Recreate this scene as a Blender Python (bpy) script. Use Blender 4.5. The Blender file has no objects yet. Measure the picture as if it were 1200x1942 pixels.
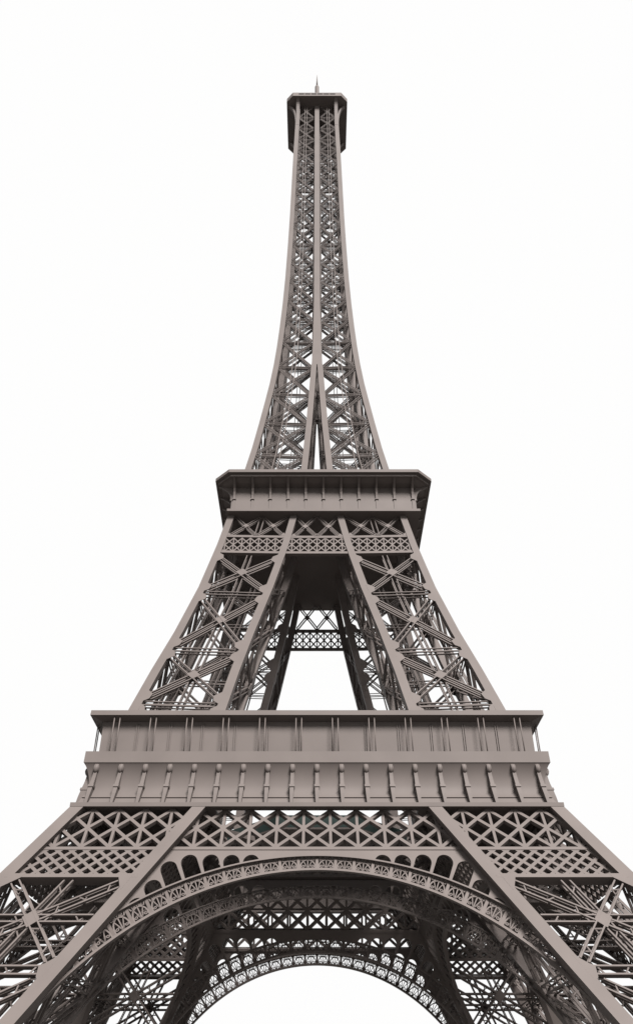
import bpy, math, random
from mathutils import Vector, Matrix
random.seed(3)
R = math.radians
scene = bpy.context.scene
col = scene.collection

# ------------------------------------------------------------------ camera, sky, sun, exposure
cam_d = bpy.data.cameras.new('camera')
cam = bpy.data.objects.new('camera', cam_d); col.objects.link(cam)
cam.location = (0, -126.55, 26.02)
cam.rotation_euler = (R(90) + 0.66074, 0, 0)
cam_d.sensor_fit = 'VERTICAL'
cam_d.sensor_height = 24.0
cam_d.lens = 24.0 * 1518.2 / 1942.0
cam_d.shift_x = -1.0 / 1942.0
cam_d.clip_start = 0.5
cam_d.clip_end = 6000
scene.camera = cam

SUN_EL, SUN_AZ = 40.0, 21.0          # degrees above the horizon; degrees to the right of the camera side
world = bpy.data.worlds.new('World'); scene.world = world
world.use_nodes = True
nt = world.node_tree; nt.nodes.clear()
out = nt.nodes.new('ShaderNodeOutputWorld')
bg = nt.nodes.new('ShaderNodeBackground')
bg.inputs['Color'].default_value = (1.0, 0.998, 0.996, 1)     # even white overcast
bg.inputs['Strength'].default_value = 0.389
nt.links.new(bg.outputs[0], out.inputs['Surface'])

sun_d = bpy.data.lights.new('sun', 'SUN')
sun_d.energy = 5.0
sun_d.angle = R(22)
sun_d.color = (1.0, 0.965, 0.94)
sun = bpy.data.objects.new('sun', sun_d); col.objects.link(sun)
sdir = Vector((math.sin(R(SUN_AZ)) * math.cos(R(SUN_EL)), -math.cos(R(SUN_AZ)) * math.cos(R(SUN_EL)), math.sin(R(SUN_EL))))
sun.rotation_euler = sdir.to_track_quat('Z', 'Y').to_euler()
sun.location = sdir * 400

vs = scene.view_settings
vs.view_transform = 'Standard'
try: vs.look = 'None'
except Exception: pass
vs.exposure = 1.35
vs.gamma = 1.0
vs.use_curve_mapping = False

# ------------------------------------------------------------------ materials
def material(name, colr, rough=0.6, spec=0.2, var=0.06, scale=0.25, bump=0.0):
    m = bpy.data.materials.new(name); m.use_nodes = True
    n = m.node_tree; b = n.nodes['Principled BSDF']
    b.inputs['Roughness'].default_value = rough
    b.inputs['Specular IOR Level'].default_value = spec
    tc = n.nodes.new('ShaderNodeTexCoord')
    nz = n.nodes.new('ShaderNodeTexNoise'); nz.inputs['Scale'].default_value = scale
    nz.inputs['Detail'].default_value = 6
    rp = n.nodes.new('ShaderNodeMapRange')
    rp.inputs['From Min'].default_value = 0.3; rp.inputs['From Max'].default_value = 0.7
    rp.inputs['To Min'].default_value = 1 - var; rp.inputs['To Max'].default_value = 1 + var
    mx = n.nodes.new('ShaderNodeVectorMath'); mx.operation = 'SCALE'
    mx.inputs[0].default_value = colr[:3]
    n.links.new(tc.outputs['Object'], nz.inputs['Vector'])
    n.links.new(nz.outputs['Fac'], rp.inputs['Value'])
    n.links.new(rp.outputs['Result'], mx.inputs['Scale'])
    n.links.new(mx.outputs[0], b.inputs['Base Color'])
    return m
PAINT = material('brown_grey_iron_paint', (0.081, 0.0692, 0.0645), 0.6, 0.12)
GLASS = material('teal_glass', (0.024, 0.035, 0.033), 0.35, 0.2, 0.03)
DARK = material('dark_slot', (0.012, 0.011, 0.011), 0.8, 0.1, 0.02)
GROUND = material('dark_paving', (0.115, 0.110, 0.105), 0.9, 0.1, 0.15, 0.05)

# ------------------------------------------------------------------ mesh helper
Y = Vector((0, 1, 0))
class MB:
    def __init__(s): s.v = []; s.f = []; s.smooth = []
    def add(s, vs, fs, sm=False):
        o = len(s.v); s.v += [tuple(p) for p in vs]
        s.f += [tuple(i + o for i in f) for f in fs]; s.smooth += [sm] * len(fs)
    def bar(s, p, q, w, h, n=None):
        p = Vector(p); q = Vector(q); a = q - p
        if a.length < 1e-4: return
        a.normalize(); n = Vector(n) if n is not None else Y
        u = a.cross(n)
        if u.length < 1e-3: u = a.cross(Vector((1, 0, 0)))
        u.normalize(); t = a.cross(u); t.normalize()
        u = u * (w / 2); t = t * (h / 2)
        vs = [p - u - t, p + u - t, p + u + t, p - u + t, q - u - t, q + u - t, q + u + t, q - u + t]
        s.add(vs, [(0, 3, 2, 1), (4, 5, 6, 7), (0, 1, 5, 4), (1, 2, 6, 5), (2, 3, 7, 6), (3, 0, 4, 7)])
    def box(s, x0, x1, y0, y1, z0, z1):
        vs = [(x0, y0, z0), (x1, y0, z0), (x1, y1, z0), (x0, y1, z0), (x0, y0, z1), (x1, y0, z1), (x1, y1, z1), (x0, y1, z1)]
        s.add(vs, [(0, 3, 2, 1), (4, 5, 6, 7), (0, 1, 5, 4), (1, 2, 6, 5), (2, 3, 7, 6), (3, 0, 4, 7)])
    def loft(s, rings, closed=False, cap=True, sm=False):
        k = len(rings[0]); vs = [p for r in rings for p in r]; fs = []
        m = len(rings)
        for i in range(m if closed else m - 1):
            j = (i + 1) % m
            for a in range(k):
                b = (a + 1) % k
                fs.append((i * k + a, i * k + b, j * k + b, j * k + a))
        if cap and not closed: fs += [tuple(reversed(range(k))), tuple((m - 1) * k + a for a in range(k))]
        s.add(vs, fs, sm)
    def plate(s, pts, off):
        """a polygon of 3D points given thickness along the vector off"""
        off = Vector(off); k = len(pts); a = [Vector(p) for p in pts]; b = [p + off for p in a]
        s.add(a + b, [tuple(range(k)), tuple(reversed(range(k, 2 * k)))] + [(i, k + i, k + (i + 1) % k, (i + 1) % k) for i in range(k)])
    def tube(s, pts, rad, seg=6, sm=True):
        rings = []
        for i, p in enumerate(pts):
            p = Vector(p); a = Vector(pts[min(i + 1, len(pts) - 1)]) - Vector(pts[max(i - 1, 0)]); a.normalize()
            u = a.cross(Vector((0.3, 0.9, 0.2))); u.normalize(); t = a.cross(u)
            r = rad[i] if isinstance(rad, (list, tuple)) else rad
            rings.append([p + (u * math.cos(k * 2 * math.pi / seg) + t * math.sin(k * 2 * math.pi / seg)) * r for k in range(seg)])
        s.loft(rings, sm=sm)
    def mapped(s, fn):
        o = MB(); o.v = [tuple(fn(Vector(p))) for p in s.v]; o.f = [tuple(reversed(f)) for f in s.f]; o.smooth = list(s.smooth); return o
    def merge(s, o): s.add(o.v, o.f); s.smooth[-len(o.f):] = o.smooth if o.f else []
    def mesh(s, name, mat):
        me = bpy.data.meshes.new(name); me.from_pydata(s.v, [], s.f); me.materials.append(mat)
        import bmesh
        bm = bmesh.new(); bm.from_mesh(me); bmesh.ops.recalc_face_normals(bm, faces=bm.faces); bm.to_mesh(me); bm.free()
        me.polygons.foreach_set('use_smooth', s.smooth); me.update(); return me
def link(name, me, parent, rot=0.0, loc=(0, 0, 0)):
    o = bpy.data.objects.new(name, me); col.objects.link(o); o.parent = parent
    o.rotation_euler = (0, 0, rot); o.location = loc; return o
def obj(name, mb, mat=PAINT, parent=None, rot=0.0, loc=(0, 0, 0)): return link(name, mb.mesh(name, mat), parent, rot, loc)
swap = lambda p: Vector((p.y, p.x, p.z))        # mirror in the leg's diagonal
QUARTER = [k * math.pi / 2 for k in range(4)]

# ------------------------------------------------------------------ profile of the tower
def interp(T, z):
    if z <= T[0][0]: a, b = T[0], T[1]
    elif z >= T[-1][0]: a, b = T[-2], T[-1]
    else:
        for a, b in zip(T, T[1:]):
            if a[0] <= z <= b[0]: break
    return a[1] + (b[1] - a[1]) * (z - a[0]) / (b[0] - a[0])
TW = [(0, 60.95), (57, 29.45), (57.8, 28.0), (63, 26.9), (71.1, 25.3), (77.8, 23.45), (85.3, 21.24), (94.7, 18.8), (104.4, 16.8), (112.2, 15.45), (124.25, 13.41), (130.2, 12.5),
      (138, 11.5), (145, 10.65), (151, 9.95), (157.7, 9.33), (164, 8.88), (171.3, 8.47), (180, 8.07), (190, 7.73), (204, 7.42), (218, 7.19), (232, 7.05), (247, 6.9), (257.5, 6.74), (269, 6.58), (283, 6.4)]
Tw = [(0, 46.9), (57, 13.25), (71.2, 12.25), (77.8, 10.95), (85.3, 9.3), (92.2, 7.55), (100.9, 5.5), (104.8, 4.68), (112.2, 3.35), (124.25, 1.81), (138, 0.99), (158.6, 0.03), (160, 0.0), (400, 0.0)]
W = lambda z: interp(TW, z)
w = lambda z: interp(Tw, z)
def G(z): return interp([(0, 1.6), (57, 1.6), (71, 1.32), (104, 1.15), (124, 1.15), (283, 1.2)], z)
fA = lambda x, z, d=0.0: Vector((x, -W(z) + d, z))       # outer face, looking towards -y
fB = lambda x, z, d=0.0: Vector((x, -w(z) - d, z))       # inner face, looking towards +y

def face_n(sgn, z):
    e = 0.4
    if sgn > 0: return Vector((0, -1, -(W(z + e) - W(z - e)) / (2 * e))).normalized()
    return Vector((0, 1, (w(z + e) - w(z - e)) / (2 * e))).normalized()

def strut(mb, p, q, sep, dep, t, sgn, lace=0.0, lw=0.14, hk=1.7):
    """a light box strut: four corner bars; sgn is the y direction that leads into the leg"""
    p = Vector(p); q = Vector(q); a = (q - p).normalized(); n = face_n(sgn, (p.z + q.z) / 2); u = a.cross(n).normalized() * (sep / 2)
    for d in (0, dep):
        o = Vector((0, sgn * d, 0))
        mb.bar(p + u + o, q + u + o, t, t * hk, n); mb.bar(p - u + o, q - u + o, t, t * hk, n)
    if lace:
        L = (q - p).length; n = max(2, int(L / lace))
        for i in range(n):
            c = p + (q - p) * ((i + 0.5) / n); s = a * (sep * 0.35) * (1 if i % 2 else -1)
            mb.bar(c - u - s, c + u + s, lw, t * 0.6)
            o = Vector((0, sgn * dep, 0))
            mb.bar(c - u + s + o, c + u - s + o, lw, t * 0.6)
            mb.bar(c + u + s, c + u - s + o, lw, t * 0.6, n=u)
            mb.bar(c - u - s, c - u + s + o, lw, t * 0.6, n=u)

def lattice(mb, f, za, zb, xa, xb, pitch, rise, phase, wd, dep, d, sgn, vert=0.0, vphase=0.0, z0=None):
    """crossing diagonals (and uprights) between the heights za, zb and the slanting sides xa(z), xb(z)"""
    z0 = za if z0 is None else z0
    def seg(x0, z_0, x1, z_1, width, dd):
        t0, t1 = 0.0, 1.0
        for fn, sg in ((xa, 1), (xb, -1)):
            g0 = sg * (x0 - fn(z_0)); g1 = sg * (x1 - fn(z_1))
            if g0 < 0 and g1 < 0: return
            if g0 < 0: t0 = max(t0, g0 / (g0 - g1))
            elif g1 < 0: t1 = min(t1, g0 / (g0 - g1))
        if t1 - t0 < 0.03: return
        L = lambda t: (x0 + (x1 - x0) * t, z_0 + (z_1 - z_0) * t)
        (ax, az), (bx, bz) = L(t0), L(t1)
        n = face_n(sgn, (az + bz) / 2); o = n * (dep / 2)
        mb.bar(f(ax, az, d + dd) - o, f(bx, bz, d + dd) - o, width, dep, n)
    lo = min(xa(za), xa(zb)); hi = max(xb(za), xb(zb)); run = (zb - za) * pitch / rise
    k0 = int((lo - run) / pitch) - 2; k1 = int((hi + run) / pitch) + 2
    off = (z0 - za) * pitch / rise
    for k in range(k0, k1 + 1):
        x = k * pitch + phase
        seg(x - off, za, x - off + run, zb, wd, 0.0)
        seg(x + off, za, x + off - run, zb, wd, 0.006)
        if vert:
            xv = k * pitch + vphase
            seg(xv, za, xv, zb, vert, 0.012)

def chord(mb, f, z, x0, x1, h, dep, d, tilt=0.0, tilt_at=None):
    """a horizontal beam of height h on a face, from x0 to x1"""
    n = face_n(1 if f is fA else -1, z); o = n * (dep / 2)
    a, b = f(x0, z + (tilt if abs(x0) > abs(x1) else 0), d) - o, f(x1, z + (tilt if abs(x1) > abs(x0) else 0), d) - o
    mb.bar(a, b, h, dep, n)

def diamond(mb, f, x, z, a, b, d, t):
    mb.plate([f(x - a, z, d), f(x, z - b, d), f(x + a, z, d), f(x, z + b, d)], (0, t, 0))

# ------------------------------------------------------------------ the ground
g = MB(); g.box(-1500, 1500, -1500, 1500, -0.5, 0.0)
go = obj('ground', g, GROUND); go['kind'] = 'structure'

# ------------------------------------------------------------------ the tower
tower = bpy.data.objects.new('lattice_tower', None); col.objects.link(tower)
tower['label'] = 'tall brown-grey wrought iron lattice tower with arched base, two wide platforms and a slender spire'
tower['category'] = 'tower'

# ---- lower legs: four splayed box legs of corner girders and braces
def girder_box(mb, xs, ys, zs):
    rings = []
    for z in zs:
        x0, x1 = xs(z); y0, y1 = ys(z)
        rings.append([(x0, y0, z), (x1, y0, z), (x1, y1, z), (x0, y1, z)])
    mb.loft(rings)
outer_span = lambda z: (-W(z), -W(z) + G(z))
inner_span = lambda z: (-w(z) - G(z), -w(z))
leg_z = [0, 20, 40, 57.02]
gm = MB()
for sx in (outer_span, inner_span):
    for sy in (outer_span, inner_span): girder_box(gm, sx, sy, leg_z)
leg_me = gm.mesh('leg', PAINT)
LEG_BAYS = [(47.85, 38.35), (38.35, 28.3), (28.3, 18.0), (18.0, 7.5), (7.5, 0.4)]
leg_parts = []          # (name, mesh)
both = ((fA, 1, False), (fB, -1, False), (fA, 1, True), (fB, -1, True))
def put(name, mb, sw): leg_parts.append((name, (mb.mapped(swap) if sw else mb).mesh(name, PAINT)))
for f, sg, sw in both:
    xo = lambda z: -W(z) + G(z); xi = lambda z: -w(z) - G(z)
    for bi, (zt, zb) in enumerate(LEG_BAYS):
        top = zt - (0.1 if bi == 0 else 0.6); bot = zb + 0.6
        m = MB()
        strut(m, f(xo(top) + 0.5, top - 0.2, 0.35), f(xi(bot) - 0.3, bot + 0.3, 0.35), 0.85, 0.85, 0.17, sg, 2.6)
        strut(m, f(xi(top) - 0.6, top - 0.5, 0.42), f(xo(bot) + 0.3, bot + 0.2, 0.42), 0.85, 0.85, 0.17, sg, 2.6)
        put('cross_brace', m, sw)
        zm = (zt + zb) / 2 + 0.3
        m = MB(); strut(m, f(xo(zm), zm, 0.49), f(xi(zm), zm, 0.49), 0.8, 0.85, 0.17, sg, 2.6); put('strut', m, sw)
        m = MB(); strut(m, f((xo(zt) + xi(zt)) / 2, zt - 0.1, 0.55), f((xo(zb) + xi(zb)) / 2, zb, 0.55), 0.85, 0.85, 0.17, sg, 2.6); put('upright', m, sw)
        if zb > 1: m = MB(); strut(m, f(xo(zb), zb, 0.35), f(xi(zb), zb, 0.35), 0.85, 0.95, 0.18, sg, 2.2); put('tie_beam', m, sw)
        m = MB(); xm = (xo(zm) + xi(zm)) / 2
        m.plate([f(xm - 0.95, zm + 0.12, 0.2), f(xm - 0.1, zm - 0.95, 0.2), f(xm + 0.95, zm - 0.12, 0.2), f(xm + 0.1, zm + 0.95, 0.2)], (0, sg * 0.1, 0))
        put('centre_plate', m, sw)
        # gussets where braces meet the girders
        e = 0.004
        def gus(pts):
            m = MB(); m.plate(pts, (0, sg * 0.12, 0)); put('gusset_plate', m, sw)
        if bi == 0:
            gus([f(xi(48.3) + 0.3, 48.3, -e), f(xi(48.3) - 1.1, 48.3, -e), f(xi(47.8) - 1.0, 47.8, -e), f(xi(46.75) - 0.02, 46.75, -e), f(xi(46.4) + 0.4, 46.4, -e)])
            gus([f(xo(48.3) - 0.3, 48.3, -e), f(xo(48.3) + 1.2, 48.3, -e), f(xo(47.8) + 1.1, 47.8, -e), f(xo(46.8) + 0.02, 46.8, -e), f(xo(46.5) - 0.4, 46.5, -e)])
        if zb > 3:
            for (xf, s) in ((xi, 1), (xo, -1)):
                gus([f(xf(zb + 1.4) + 0.35 * s, zb + 1.4, -e), f(xf(zb + 1.2), zb + 1.2, -e), f(xf(zb + 0.62) - 0.55 * s, zb + 0.62, -e), f(xf(zb + 0.42) - 0.95 * s, zb + 0.42, -e), f(xf(zb - 0.62) - 0.25 * s, zb - 0.62, -e), f(xf(zb - 1.0) + 0.35 * s, zb - 1.0, -e)])
    # trellis belt, trellis band and their beams
    full_o = lambda z: -W(z) + G(z) * 0.5; full_i = lambda z: -w(z) - G(z) * 0.5
    m = MB(); lattice(m, f, 51.8, 57.0, full_o, full_i, 3.15, 2.5, 1.575, 0.39, 0.5, 0.85 if f is fA else 0.15, sg, 0.33, 1.575); put('trellis_belt', m, sw)
    m = MB(); lattice(m, f, 48.15, 51.5, full_o, full_i, 1.575, 1.22, 0.0, 0.36, 0.35, 0.85 if f is fA else 0.15, sg); put('trellis_band', m, sw)
    m = MB(); chord(m, f, 51.6, full_o(51.6), full_i(51.6), 0.42, 0.7, 0.78 if f is fA else 0.05); put('beam', m, sw)
    m = MB(); chord(m, f, 48.06, full_o(48.06), full_i(48.06), 0.46, 1.2, 0.0035); put('beam', m, sw)
for a in QUARTER:
    leg = link('leg', leg_me, tower, a)
    for n, me in leg_parts: link(n, me, leg)

# ---- trellis belts between the legs, on the outer and the inner faces
for f, sg in ((fA, 1), (fB, -1)):
    a = lambda z: -w(z) - 0.6; b = lambda z: w(z) + 0.6
    m = MB(); lattice(m, f, 51.93, 57.0, a, b, 3.15, 2.5, 1.575, 0.39, 0.5, 1.42 if f is fA else 0.15, sg, 0.33, 1.575); tm = m.mesh('trellis_belt', PAINT)
    m = MB(); chord(m, f, 51.75, a(51.7), b(51.7), 0.42, 0.8, 1.27 if f is fA else 0.02); cm = m.mesh('beam', PAINT)
    for q in QUARTER:
        t = link('trellis_belt', tm, tower, q); link('beam', cm, t)

# ---- decorative arches
CB, RB, CT, RT = 17.627, 31.566, 14.300, 36.644
STEP = 2.055 / 32.2
def ring_pt(phi, s):
    """point of the arch at angle phi from the crown; s = 0 on the lower edge, 1 on the upper edge"""
    dx, dz = math.sin(phi), math.cos(phi)
    k = CB - CT; bq = dz * k; r1 = -bq + math.sqrt(bq * bq - k * k + RT * RT)
    r = RB + (r1 - RB) * s
    return (dx * r, CB + dz * r)
def thick(phi): p, q = ring_pt(phi, 0), ring_pt(phi, 1); return math.hypot(p[0] - q[0], p[1] - q[1])
def inside(x, z): return abs(x) < w(z) + 0.9
PHI_MAX = 62
def rail(mb, f, s0, off0, s1, off1, d0, d1):
    """a curved rail between two offsets (metres) from the lower/upper edge"""
    run = []
    for i in range(-124, 125):
        phi = R(PHI_MAX) * i / 124; T = thick(phi)
        p = ring_pt(phi, s0 + off0 / T); q = ring_pt(phi, s1 + off1 / T)
        if p[1] < 25: continue
        if inside(*(q if s0 == 1 else p)):
            run.append([f(p[0], p[1], d0), f(q[0], q[1], d0), f(q[0], q[1], d1), f(p[0], p[1], d1)])
    if len(run) > 2: mb.loft(run)
def stroke(mb, f, pts, wd, dep, d):
    """a flat ornamental band along (x, z) points"""
    n = len(pts); L = []; Rr = []
    for i in range(n):
        a = pts[max(i - 1, 0)]; b = pts[min(i + 1, n - 1)]
        tx, tz = b[0] - a[0], b[1] - a[1]; l = math.hypot(tx, tz) or 1
        L.append((pts[i][0] - tz / l * wd / 2, pts[i][1] + tx / l * wd / 2)); Rr.append((pts[i][0] + tz / l * wd / 2, pts[i][1] - tx / l * wd / 2))
    mb.loft([[f(a[0], a[1], d), f(b[0], b[1], d), f(b[0], b[1], d + dep), f(a[0], a[1], d + dep)] for a, b in zip(L, Rr)])
def filigree(f, i, d):
    """one fan-shaped panel of the arch ring: horseshoe, rays and four scrolls"""
    m = MB(); phi0 = (i + 0.5) * STEP; T = thick(phi0)
    lo, hi = 0.26 / T, 1 - 0.20 / T
    def P(u, v):                        # u in -1..1 across the panel, v in 0..1 over the open height
        return ring_pt(phi0 + u * STEP / 2, lo + (hi - lo) * v)
    if not inside(*P(0, 0.1)): return None
    def S(pts, wd): 
        q = [P(*p) for p in pts]; q = [p for p in q if inside(*p)]
        if len(q) > 1: stroke(m, f, q, wd, 0.14, d)
    S([(math.cos(t) * 0.80 * (1 if t > 0 else 1), 0.10 + 0.70 * math.sin(t)) for t in [R(a) for a in range(-8, 189, 14)]], 0.15)
    S([(0, 0.0), (0, 1.0)], 0.12)
    for s in (-1, 1):
        S([(s * 0.02, 0.0), (s * 0.47, 0.68)], 0.10)
        S([(s * 0.02, 0.0), (s * 0.12, 0.12), (s * 0.30, 0.30)], 0.11)
        def spiral(cx, cz, ru, a0, turn, wd):
            rv = ru * (2.055 / 2) / max(0.9, T - 0.41)
            return [(cx + ru * (1 - 0.72 * k / 14) * math.cos(a0 + turn * k / 14), cz + rv * (1 - 0.72 * k / 14) * math.sin(a0 + turn * k / 14)) for k in range(15)]
        S(spiral(s * 0.50, 0.20, 0.20, R(90 - s * 60), s * R(-420), 0.07), 0.09)
        S(spiral(s * 0.36, 0.92, 0.19, R(90 + s * 80), s * R(430), 0.07), 0.09)
        S([(s * 0.62, 0.72), (s * 0.72, 0.86), (s * 0.80, 1.0)], 0.12)
        S([(s * 0.17, 0.86), (s * 0.30, 0.78), (s * 0.55, 0.76)], 0.09)
    return m
def spandrel(f, d, sg):
    """plate between arch and belt, pierced by round-headed openings"""
    cu = bpy.data.curves.new('spandrel', 'CURVE'); cu.dimensions = '2D'; cu.fill_mode = 'BOTH'; cu.extrude = 0.28
    def spl(pts):
        sp = cu.splines.new('POLY'); sp.points.add(len(pts) - 1)
        for p, q in zip(sp.points, pts): p.co = (q[0], q[1], 0, 1)
        sp.use_cyclic_u = True
    side = lambda z: w(z) + 0.7
    arch = []
    for i in range(-160, 161):
        phi = R(60) * i / 160; p = ring_pt(phi, 1 - 0.03)
        if abs(p[0]) < side(p[1]): arch.append(p)
    spl(arch + [(side(51.62), 51.62), (-side(51.62), 51.62)])
    for i in list(range(3, 13)) + list(range(-13, -3)):
        phi = (i + 0.5) * STEP; base = ring_pt(phi, 1); ax = (math.sin(phi), math.cos(phi)); pr = (ax[1], -ax[0])
        hw = math.hypot(base[0], base[1] - CB) * STEP / 2 - 0.16
        s = 8.0
        while s > -1.6:
            c = (base[0] + ax[0] * (s - hw), base[1] + ax[1] * (s - hw))
            zg = c[1]; dist = (w(zg) - abs(c[0])) * math.cos(math.atan(0.59))
            if c[1] + hw <= 50.98 and dist >= hw + 0.3: break
            s -= 0.05
        if s < 0.25: continue
        pts = []
        for t in range(0, 181, 9):
            u, v = math.cos(R(t)) * hw, math.sin(R(t)) * hw
            pts.append((c[0] + pr[0] * u + ax[0] * v, c[1] + pr[1] * u + ax[1] * v))
        foot = lambda sg_: (base[0] + pr[0] * hw * sg_, base[1] + pr[1] * hw * sg_)
        pts = [foot(1)] + pts + [foot(-1)]
        good = []
        for p in pts:                         # keep clear of the ring
            r = math.hypot(p[0], p[1] - CT)
            if r < RT + 0.05: p = (p[0] * (RT + 0.05) / r, CT + (p[1] - CT) * (RT + 0.05) / r)
            if not good or math.hypot(p[0] - good[-1][0], p[1] - good[-1][1]) > 0.02: good.append(p)
        spl(good)
    ob = bpy.data.objects.new('spandrel', cu); col.objects.link(ob)
    dg = bpy.context.evaluated_depsgraph_get(); ev = ob.evaluated_get(dg); me0 = ev.to_mesh()
    m = MB(); m.add([f(v.co.x, v.co.y, d + (0.28 - v.co.z)) for v in me0.vertices], [tuple(p.vertices) for p in me0.polygons])
    ev.to_mesh_clear(); bpy.data.objects.remove(ob); bpy.data.curves.remove(cu)
    return m.mesh('spandrel_plate', PAINT)
for f, sg, dd in ((fA, 1, 1.8), (fB, -1, 0.5)):
    am = MB()
    back = dd + (0.75 if f is fA else 0.5)
    rail(am, f, 0, 0.0, 0, 0.27, dd - 0.02, back)
    rail(am, f, 1, -0.16, 1, 0.0, dd - (0.5 if f is fA else 0.3), back)
    for i in range(-17, 18):
        phi = i * STEP; T = thick(phi); p = ring_pt(phi, 0.2 / T); q = ring_pt(phi, 1 - 0.14 / T); c = ring_pt(phi, 0.35)
        if inside(*c) and inside(*q): am.bar(f(p[0], p[1], dd + 0.13), f(q[0], q[1], dd + 0.13), 0.34, 0.22)
        elif inside(*c): am.bar(f(p[0], p[1], dd + 0.13), f(c[0], c[1], dd + 0.13), 0.34, 0.22)
    ame = am.mesh('arch', PAINT)
    sme = spandrel(f, dd - 0.42, sg)
    panels = []
    for i in range(-17, 17):
        fm = filigree(f, i, dd + (0.06 if f is fA else 0.22))
        if fm and fm.v: panels.append(fm)
    pme = [p.mesh('filigree_panel', PAINT) for p in panels]
    allp = MB()
    for p in panels: allp.merge(p)
    rest = allp.mesh('filigree', PAINT)
    for k, q in enumerate(QUARTER):
        arc = link('arch', ame, tower, q); link('spandrel_plate', sme, arc)
        if k == 0 or (k == 2 and f is fA):
            for me in pme: link('filigree_panel', me, arc)
        else:
            r = link('filigree', rest, arc); r['kind'] = 'stuff'

# ---- pylons between the two platforms
pz = [57.8, 63, 71.1, 77.8, 85.3, 94.7, 104.4, 111.6]
pm = MB()
for sx in (outer_span, inner_span):
    for sy in (outer_span, inner_span): girder_box(pm, sx, sy, pz)
pylon_me = pm.mesh('pylon', PAINT)
pyl = []
PB = [(102.2, 93.2), (93.2, 81.55), (81.55, 71.9), (71.9, 63.0)]
TILT = 0.4
def putp(name, mb, sw): pyl.append((name, (mb.mapped(swap) if sw else mb).mesh(name, PAINT)))
for f, sg, sw in both:
    xo = lambda z: -W(z) + G(z); xi = lambda z: -w(z) - G(z)
    for bi, (zt, zb) in enumerate(PB):
        m = MB()
        a, b = zt - 1.0, zb + 1.0
        strut(m, f(xo(a), a + TILT, 0.3), f(xi(b), b, 0.3), 0.72, 0.65, 0.155, sg)
        strut(m, f(xi(a), a, 0.36), f(xo(b), b + TILT, 0.36), 0.72, 0.65, 0.155, sg)
        putp('diagonal_brace', m, sw)
        if bi: 
            m = MB(); strut(m, f(xo(zt), zt + TILT, 0.3), f(xi(zt), zt, 0.3), 0.62, 0.9, 0.12, sg); putp('cross_tie', m, sw)
        m = MB(); xm = lambda z: (xo(z) + xi(z)) / 2
        strut(m, f(xm(zt), zt, 0.6), f(xm(zb), zb, 0.6), 0.75, 0.7, 0.13, sg); putp('post', m, sw)
        zm = (zt + zb) / 2 + 0.45; m = MB()
        xc = xm(zm)
        m.plate([f(xc - 1.0, zm + 0.1, 0.16), f(xc - 0.1, zm - 0.75, 0.16), f(xc + 1.0, zm - 0.1, 0.16), f(xc + 0.1, zm + 0.75, 0.16)], (0, sg * 0.1, 0)); putp('centre_plate', m, sw)
        e = 0.004
        for (xf, s) in ((xo, 1), (xi, -1)):
            tl = TILT if s == 1 else 0
            for zc, up in ((a, 1), (b, -1)):
                m = MB(); m.plate([f(xf(zc + 1.0 * up) - 0.25 * s, zc + tl + 0.95 * up, -e), f(xf(zc + .4 * up) + 0.75 * s, zc + tl + 0.35 * up, -e), f(xf(zc - .3 * up) + 0.95 * s, zc + tl - 0.45 * up, -e), f(xf(zc - 1.1 * up) - 0.05 * s, zc + tl - 1.15 * up, -e), f(xf(zc - 1.1 * up) - 0.3 * s, zc + tl - 1.15 * up, -e)], (0, sg * 0.1, 0)); putp('corner_plate', m, sw)
    if f is fB: continue
    fo = lambda z: -W(z) + 0.5; fi = lambda z: -w(z) - 0.5
    m = MB(); lattice(m, f, 102.9, 106.2, fo, fi, 1.41, 1.57, 0.0, 0.22, 0.22, 0.2, sg, 0.2, 0.0, 102.95); putp('fine_trellis', m, sw)
    m = MB(); chord(m, f, 102.62, fo(102.6), fi(102.6), 0.5, 0.7, 0.12, 0.25); putp('rim_beam', m, sw)
    m = MB(); chord(m, f, 106.35, fo(106.4), fi(106.4), 0.5, 0.7, 0.12, 0.25); putp('rim_beam', m, sw)
    m = MB(); xm = lambda z: (xo(z) + xi(z)) / 2
    def xx(x0, x1):
        zt, zb = 111.5, 106.8
        strut(m, f(x0(zb), zb, 0.4), f(x1(zt), zt, 0.4), 0.42, 0.4, 0.1, sg); strut(m, f(x1(zb), zb, 0.45), f(x0(zt), zt, 0.45), 0.42, 0.4, 0.1, sg)
        z = 109.25; diamond(m, f, (x0(z) + x1(z)) / 2, z, 0.55, 0.45, 0.3, 0.08 * sg)
        for xk in (x0, x1): m.plate([f(xk(zb) - 0.55, zb - 0.2, 0.1), f(xk(zb) + 0.55, zb - 0.2, 0.1), f(xk(zb), zb + 0.55, 0.1)], (0, sg * 0.1, 0))
    xx(lambda z: xo(z) + 0.2, xm); xx(xm, lambda z: xi(z) - 0.2)
    strut(m, f(xm(106.8), 106.8, 0.5), f(xm(111.5), 111.5, 0.5), 0.75, 0.4, 0.12, sg)
    putp('top_brace', m, sw)
for a in QUARTER:
    p = link('pylon', pylon_me, tower, a)
    for n, me in pyl: link(n, me, p)
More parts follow.
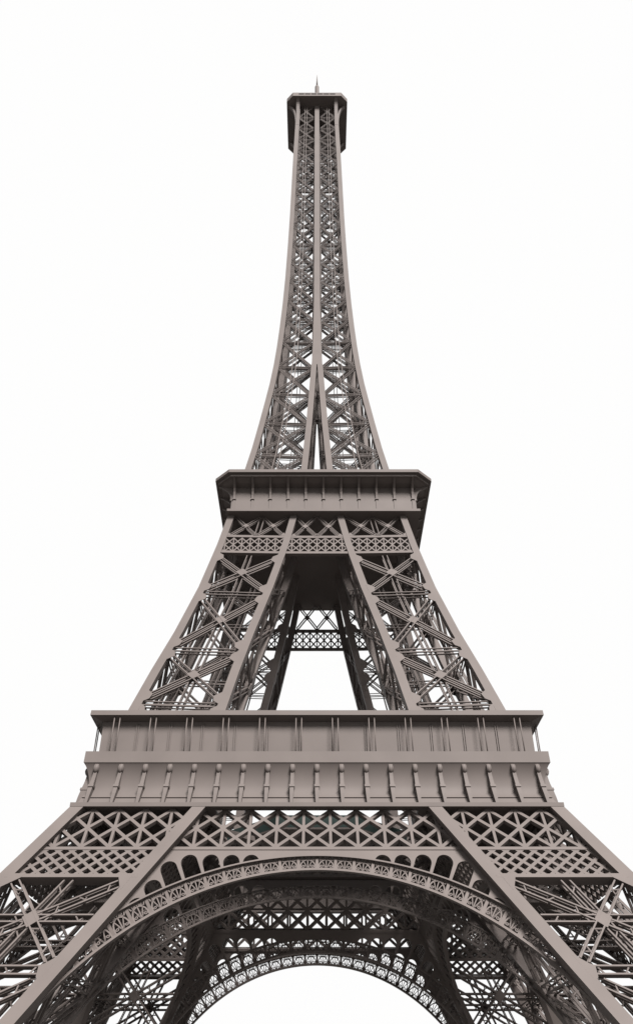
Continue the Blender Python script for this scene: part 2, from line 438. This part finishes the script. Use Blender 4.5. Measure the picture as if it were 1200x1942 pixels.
for f, sg in ((fA, 1),):
    a = lambda z: -w(z) - 0.3; b = lambda z: w(z) + 0.3
    m = MB(); lattice(m, f, 102.9, 106.2, a, b, 1.41, 1.57, 0.0, 0.22, 0.22, 0.2, sg, 0.2, 0.0, 102.95); tm = m.mesh('fine_trellis', PAINT)
    m = MB(); chord(m, f, 102.62, a(102.6), b(102.6), 0.5, 0.7, 0.12); m1 = m.mesh('rim_beam', PAINT)
    m = MB(); chord(m, f, 106.35, a(106.3), b(106.3), 0.5, 0.7, 0.12); m2 = m.mesh('rim_beam', PAINT)
    m = MB()
    for c in (-2.0, 2.0):
        strut(m, f(c - 1.95, 106.7, 0.4), f(c + 1.8, 111.5, 0.4), 0.42, 0.4, 0.1, sg); strut(m, f(c + 1.95, 106.7, 0.45), f(c - 1.8, 111.5, 0.45), 0.42, 0.4, 0.1, sg)
        diamond(m, f, c, 109.1, 0.55, 0.45, 0.3, 0.08 * sg)
        for xk in (c - 1.95, c + 1.95): m.plate([f(xk - 0.5, 106.5, 0.08), f(xk + 0.5, 106.5, 0.08), f(xk, 107.1, 0.08)], (0, sg * 0.1, 0))
    m3 = m.mesh('top_brace', PAINT)
    for q in QUARTER:
        t = link('fine_trellis', tm, tower, q); link('rim_beam', m1, t); link('rim_beam', m2, t); link('top_brace', m3, t)

# ---- the shaft above the second platform
NODES = [118.6, 128.13, 137.76, 147.18, 156.68, 165.82, 174.07, 181.86, 189.87, 197.6, 205.23, 213.75, 223.15, 231.09, 238.55, 246.04, 252.75, 259.4, 266.28, 273.25, 280.9]
sz = [112.0, 118, 124.25, 130.2, 138, 145, 151, 157.7]
sz2 = [157.7, 164, 171.3, 180, 190, 204, 218, 232, 247, 257.5, 269, 281.0]
sm = MB()
for rx, ry in ((1, 1), (-1, 1), (1, -1), (-1, -1)):
    fl = lambda sp, r: (lambda z: tuple(sorted((sp(z)[0] * r, sp(z)[1] * r))))
    girder_box(sm, fl(outer_span, rx), fl(outer_span, ry), sz + sz2[1:])
    girder_box(sm, fl(inner_span, rx), fl(outer_span, ry), sz)
    girder_box(sm, fl(outer_span, rx), fl(inner_span, ry), sz)
    girder_box(sm, fl(inner_span, rx), fl(inner_span, ry), sz)
mid = lambda z: (-interp([(157.7, 1.15), (164, 0.95), (180, 0.72), (281, 0.69)], z), interp([(157.7, 1.15), (164, 0.95), (180, 0.72), (281, 0.69)], z))
for r in (1, -1):
    fl = lambda sp: (lambda z: tuple(sorted((sp(z)[0] * r, sp(z)[1] * r))))
    deep = lambda z: (-W(z), -W(z) + 1.6)
    girder_box(sm, mid, fl(deep), sz2)
    girder_box(sm, fl(deep), mid, sz2)
core = lambda z: (-1.15, 1.15)
girder_box(sm, core, core, sz2)
shaft = obj('shaft', sm, PAINT, tower)
def shaft_panel(f, zb, zt, sg, outer, mirror):
    m = MB()
    xo = lambda z: -W(z) + G(z) * 0.9
    xi = lambda z: -max(w(z) + G(z), 0.66) + 0.05
    k = interp([(118, 1.0), (160, 0.76), (281, 0.64)], zt)
    tl = TILT; dp = 0.36 * k if outer else 0.3
    strut(m, f(xo(zt), zt - 0.35 + tl, 0.25), f(xi(zb), zb + 0.5, 0.25), (0.52 if outer else 0.42) * k, dp, 0.09, sg)
    strut(m, f(xi(zt), zt - 0.5, 0.3), f(xo(zb), zb + 0.35 + tl, 0.3), (0.52 if outer else 0.42) * k, dp, 0.09, sg)
    strut(m, f(xo(zb), zb + tl, 0.22), f(xi(zb), zb, 0.22), 0.42, 0.75 * k, 0.09, sg)
    if outer:
        xm = lambda z: (xo(z) + xi(z)) / 2 * 1.03
        m_sep = 0.95 * k
        for o in (-m_sep / 2, m_sep / 2):
            m.bar(f(xm(zb) + o, zb, 0.05), f(xm(zt) + o, zt, 0.05), 0.15, 0.12)
    return m.mapped(lambda p: Vector((-p.x, p.y, p.z))) if mirror else m
rest = MB()
for i in range(len(NODES) - 1):
    zb, zt = NODES[i], NODES[i + 1]
    for mir in (False, True):
        pm_ = shaft_panel(fA, zb, zt, 1, True, mir); me = pm_.mesh('lattice_panel', PAINT)
        for k, q in enumerate(QUARTER):
            if k in (0, 2): link('lattice_panel', me, shaft, q)
            else:
                c, s = math.cos(q), math.sin(q); rest.merge(pm_.mapped(lambda p: Vector((c * p.x - s * p.y, s * p.x + c * p.y, p.z))))
        pb = shaft_panel(fB, zb, zt, -1, False, mir)
        for k, q in enumerate(QUARTER):
            if w(zb) < 0.2 and k > 1: continue
            c, s = math.cos(q), math.sin(q); rest.merge(pb.mapped(lambda p: Vector((c * p.x - s * p.y, s * p.x + c * p.y, p.z))))
# light intermediate landing part-way up the shaft
ro = obj('side_bracing', rest, PAINT, shaft); ro['kind'] = 'stuff'
m = MB(); z = 191.2; h = W(z) - 0.4
for s in (-1, 1):
    for zz in (z, z + 1.2):
        m.bar((-h, s * h, zz), (h, s * h, zz), 0.12, 0.12, (0, 0, 1)); m.bar((s * h, -h, zz), (s * h, h, zz), 0.12, 0.12, (0, 0, 1))
    for i in range(9):
        x = -h + 2 * h * i / 8; m.bar((x, s * h, z - 0.2), (x, s * h, z + 1.2), 0.1, 0.1); m.bar((s * h, x, z - 0.2), (s * h, x, z + 1.2), 0.1, 0.1)
        m.bar((x, -h, z), (x, h, z), 0.12, 0.12, (0, 0, 1))
obj('landing', m, PAINT, shaft)

# ------------------------------------------------------------------ first (wide) platform
def ring(r, z, n=None):
    return [(-r, -r, z), (r, -r, z), (r, r, z), (-r, r, z)]
def octa(r, c, z): return [(-c, -r, z), (c, -r, z), (r, -c, z), (r, c, z), (c, r, z), (-c, r, z), (-r, c, z), (-r, -c, z)]
def ring_body(prof): m = MB(); m.loft([ring(r, z) for r, z in prof], closed=True); return m
FZ = [(28.9, 57.42), (28.62, 58.05), (28.55, 58.2), (28.35, 58.2), (28.35, 58.33), (28.55, 58.33)] + [(28.10 + 0.42 * max(0.0, (59.9 - z) / 1.57) ** 2 + 0.83 * max(0.0, (z - 59.9) / 2.65) ** 2.2, z) for z in [58.6 + i * (62.55 - 58.6) / 22 for i in range(23)]]
fz = lambda z: interp([(b, a) for a, b in FZ if (a, b) not in ((28.55, 58.2), (28.35, 58.2), (28.35, 58.33))], z)
plat = obj('gallery_platform', ring_body([(29.5, 56.95), (29.5, 57.42), (27.9, 57.421), (27.9, 56.95)]), PAINT, tower)
fr = obj('frieze', ring_body(FZ + [(27.6, 62.6), (27.6, 57.43)]), PAINT, plat)
for p in fr.data.polygons:
    if p.center.z > 58.5 and abs(p.normal.z) < 0.75: p.use_smooth = True
fr.data.set_sharp_from_angle(angle=R(25))
obj('parapet', ring_body([(28.95, 62.5), (28.93, 63.92), (28.6, 63.92), (28.6, 62.62)]), PAINT, plat)
m = ring_body([(28.55, 63.2), (28.55, 63.5), (24.0, 63.5), (24.0, 63.2)]); obj('gallery_floor', m, PAINT, plat)
for sx in (-1, 1):
    for sy in (-1, 1):
        m = MB(); x0, x1 = sorted((sx * 12.6, sx * 27.85)); y0, y1 = sorted((sy * 12.6, sy * 27.85)); m.box(x0, x1, y0, y1, 57.9, 58.3)
        m.bar((sx * 13.5, sy * 13.5, 58.8), (sx * 8.5, sy * 8.5, 58.8), 1.2, 0.6, (0, 0, 1)); obj('corner_floor', m, PAINT, plat)
wall = obj('gallery_wall', ring_body([(27.62, 63.51), (27.68, 68.35), (24.2, 68.35), (24.2, 63.51)]), PAINT, plat)
m = MB()
for o in (-0.13, 0.13): m.bar((o, -27.70, 63.6), (o, -27.75, 68.0), 0.1, 0.16)
m.box(-0.1, 0.1, -27.71, -27.6, 63.6, 63.8)
pme = m.mesh('pilaster', PAINT)
for q in QUARTER:
    for k in range(-6, 6):
        x = (k + 0.5) * 4.2; link('pilaster', pme, wall, q, (math.cos(q) * x, math.sin(q) * x, 0))
obj('gallery_roof', ring_body([(29.15, 68.65), (29.12, 69.3), (23.8, 69.3), (23.8, 68.352), (27.9, 68.352), (28.9, 68.63)]), PAINT, plat)
# columns in pairs under the roof
m = MB(); m.tube([(0, -28.72, 63.7), (0, -28.78, 68.64)], 0.075, 8); cme = m.mesh('column', PAINT)
for q in QUARTER:
    for k in range(-6, 6):
        for o in (-0.36, 0.36):
            x = (k + 0.5) * 4.67 + o
            link('column', cme, plat, q, (math.cos(q) * x, math.sin(q) * x, 0))
# consoles on the frieze
def console(place):
    """consoles splay a little: the further from the middle, the more the head leans inwards"""
    m = MB(); rings = []
    prof = [(57.43, 29.40, 0.17), (58.0, 29.32, 0.2), (58.6, 29.22, 0.23), (59.2, 29.08, 0.25), (59.45, 29.02, 0.26), (59.46, 29.14, 0.33), (59.75, 29.08, 0.33), (59.76, 28.94, 0.25), (60.3, 28.8, 0.235), (60.9, 28.7, 0.225), (61.4, 28.66, 0.215), (61.9, 28.66, 0.2)]
    for z, y, hw in prof:
        rings.append([(-hw, -y, z), (hw, -y, z), (hw, -27.7, z), (-hw, -27.7, z)])
    m.loft(rings)
    # egg-shaped scroll head with a spiral on its flanks
    cy, cz = -28.5, 61.88
    n = 14; rr = []
    for i in range(n + 1):
        t = -math.pi / 2 + math.pi * i / n; x = 0.36 * math.sin(t); c = max(0.02, math.cos(t)) ** 0.7
        rr.append([(x, cy + 0.50 * c * math.cos(2 * math.pi * k / 16), cz + 0.62 * c * math.sin(2 * math.pi * k / 16)) for k in range(16)])
    m.loft(rr, sm=True)
    for s in (-1, 1):
        pts = []
        for k in range(26):
            a = 2 * math.pi * k / 12; r = 0.52 * (1 - k / 32)
            pts.append((s * (0.17 + 0.14 * k / 26), cy + r * math.cos(a), cz + 1.15 * r * math.sin(a)))
        m.tube(pts, 0.075, 5)
    m.v = [(p[0] - place * 0.048 * (p[2] - 57.5) / 4.5, p[1], p[2]) for p in m.v]
    return m.mesh('console', PAINT)
kme = {k: console(k) for k in range(-9, 10)}
for q in QUARTER:
    for k in range(-9, 10):
        x = k * 3.083; link('console', kme[k], plat, q, (math.cos(q) * x, math.sin(q) * x, 0))
# octagonal central deck with a teal glass band
m = MB(); m.loft([octa(13.0, 5.4, 59.1), octa(13.0, 5.4, 59.35)]); rot = obj('central_deck', m, PAINT, plat)
m = MB(); m.loft([octa(12.98, 5.4, 59.352), octa(13.1, 5.45, 60.95), octa(12.8, 5.3, 60.95), octa(12.7, 5.25, 59.352)], closed=True); obj('glass_band', m, GLASS, rot)

# ------------------------------------------------------------------ second platform
OX = 1.15
m = MB(); m.loft([ring(16.8, 111.58), ring(16.8, 112.08)])
bal = obj('balcony_platform', m, PAINT, tower, 0, (OX, 0, 0))
obj('balcony_wall', (lambda: (lambda mm: (mm.loft([ring(16.25, 112.082), ring(16.1, 117.35)], cap=True), mm)[1])(MB()))(), PAINT, bal)
m = MB(); m.loft([octa(16.1, 15.95, 117.3), octa(17.2, 16.0, 117.5), octa(18.6, 16.25, 117.97)]); obj('soffit', m, PAINT, bal)
m = MB(); m.loft([octa(18.75, 16.35, 117.85), octa(18.75, 16.35, 118.34), octa(19.3, 16.7, 118.341), octa(19.3, 16.7, 118.97), octa(18.9, 16.5, 118.97)]); obj('deck_slab', m, PAINT, bal)
def curved_bracket(hw, base, tip, z0, z1, d0, n=10):
    m = MB(); rings = []
    for i in range(n + 1):
        t = i / n; z = z0 + (z1 - z0) * (math.sin(t * math.pi / 2)); y = -(base + (tip - base) * (1 - math.cos(t * math.pi / 2)))
        rings.append([(-hw, y - d0, z), (hw, y - d0, z), (hw, y + 0.02 + (0.0), z + 0.35 * t), (-hw, y + 0.02, z + 0.35 * t)])
    m.loft(rings); return m
bm_ = MB(); rings = []
for z, y, p in ((112.09, 16.24, 0.10), (113.6, 16.2, 0.12), (114.55, 16.17, 0.14)): rings.append([(-0.17, -y - p, z), (0.17, -y - p, z), (0.17, -y + 0.2, z), (-0.17, -y + 0.2, z)])
bm_.loft(rings); rings = []
for z, y, zt in ((114.5, 16.45, 114.6), (115.3, 16.5, 115.4), (116.0, 16.66, 116.3), (116.6, 16.98, 117.0), (117.05, 17.55, 117.5), (117.45, 18.2, 117.8), (117.7, 18.7, 118.0)):
    rings.append([(-0.19, -y, z), (0.19, -y, z), (0.19, -min(y, 17.0) + 0.75, zt), (-0.19, -min(y, 17.0) + 0.75, zt)])
bm_.loft(rings)
bm_.box(-0.3, 0.3, -16.5, -16.1, 114.5, 114.68)
bme = bm_.mesh('bracket', PAINT)
for q in QUARTER:
    for k in range(-4, 5):
        x = k * 3.13; link('bracket', bme, bal, q, (math.cos(q) * x, math.sin(q) * x, 0))
    for s in (-1, 1):
        x = s * 15.75; link('bracket', bme, bal, q, (math.cos(q) * x, math.sin(q) * x, 0))

# ------------------------------------------------------------------ cabin at the summit
m = MB(); m.loft([octa(9.44, 7.5, 281.0), octa(9.44, 7.5, 283.1), octa(8.9, 7.1, 283.45), octa(8.9, 7.1, 283.8)])
cab = obj('summit_cabin', m, PAINT, tower)
m = MB(); m.box(-0.83, 0.83, -9.48, -9.3, 281.85, 282.5); wme = m.mesh('window_slot', DARK)
for q in QUARTER:
    for k in range(-3, 3):
        x = (k + 0.5) * 1.93; link('window_slot', wme, cab, q, (math.cos(q) * x, math.sin(q) * x, 0))
m = MB(); rings = []
for i in range(13):
    t = i / 12; z = 268.6 + (280.98 - 268.6) * math.sin(t * math.pi / 2) ** 1.0; y = 6.62 + (9.1 - 6.62) * (1 - math.cos(t * math.pi / 2)) ** 1.15
    rings.append([(-0.5, -y, z), (0.5, -y, z), (0.5, -y + 0.45, z + 0.01), (-0.5, -y + 0.45, z + 0.01)])
m.loft(rings); brm = m.mesh('curved_brace', PAINT)
for q in QUARTER:
    for s in (-1, 1):
        x = s * 5.9; link('curved_brace', brm, cab, q, (math.cos(q) * x, math.sin(q) * x, 0))
m = MB()
n = 10; rr = []
for i in range(n):
    t = math.pi / 2 * i / (n - 1); rr.append([(0.9 * math.cos(t) * math.cos(2 * math.pi * k / 12) + 0.001 * math.cos(2 * math.pi * k / 12), 0.9 * math.cos(t) * math.sin(2 * math.pi * k / 12), 283.79 + 0.9 * math.sin(t)) for k in range(12)])
m.loft(rr, sm=True); dm = m.mesh('roof_dome', PAINT)
for x in (-5.3, 5.3): link('roof_dome', dm, cab, 0, (x, -7.0, 0))
m = MB(); m.tube([(0, 0, 283.7), (0, 0, 307.6), (0, 0, 308.6)], [0.72, 0.72, 0.42], 12, sm=False); ant = obj('antenna_mast', m, PAINT, tower)
m = MB(); m.tube([(0, 0, 308.5), (0, 0, 313.5), (0, 0, 317.0)], [0.32, 0.18, 0.03], 10); obj('spike', m, PAINT, ant)
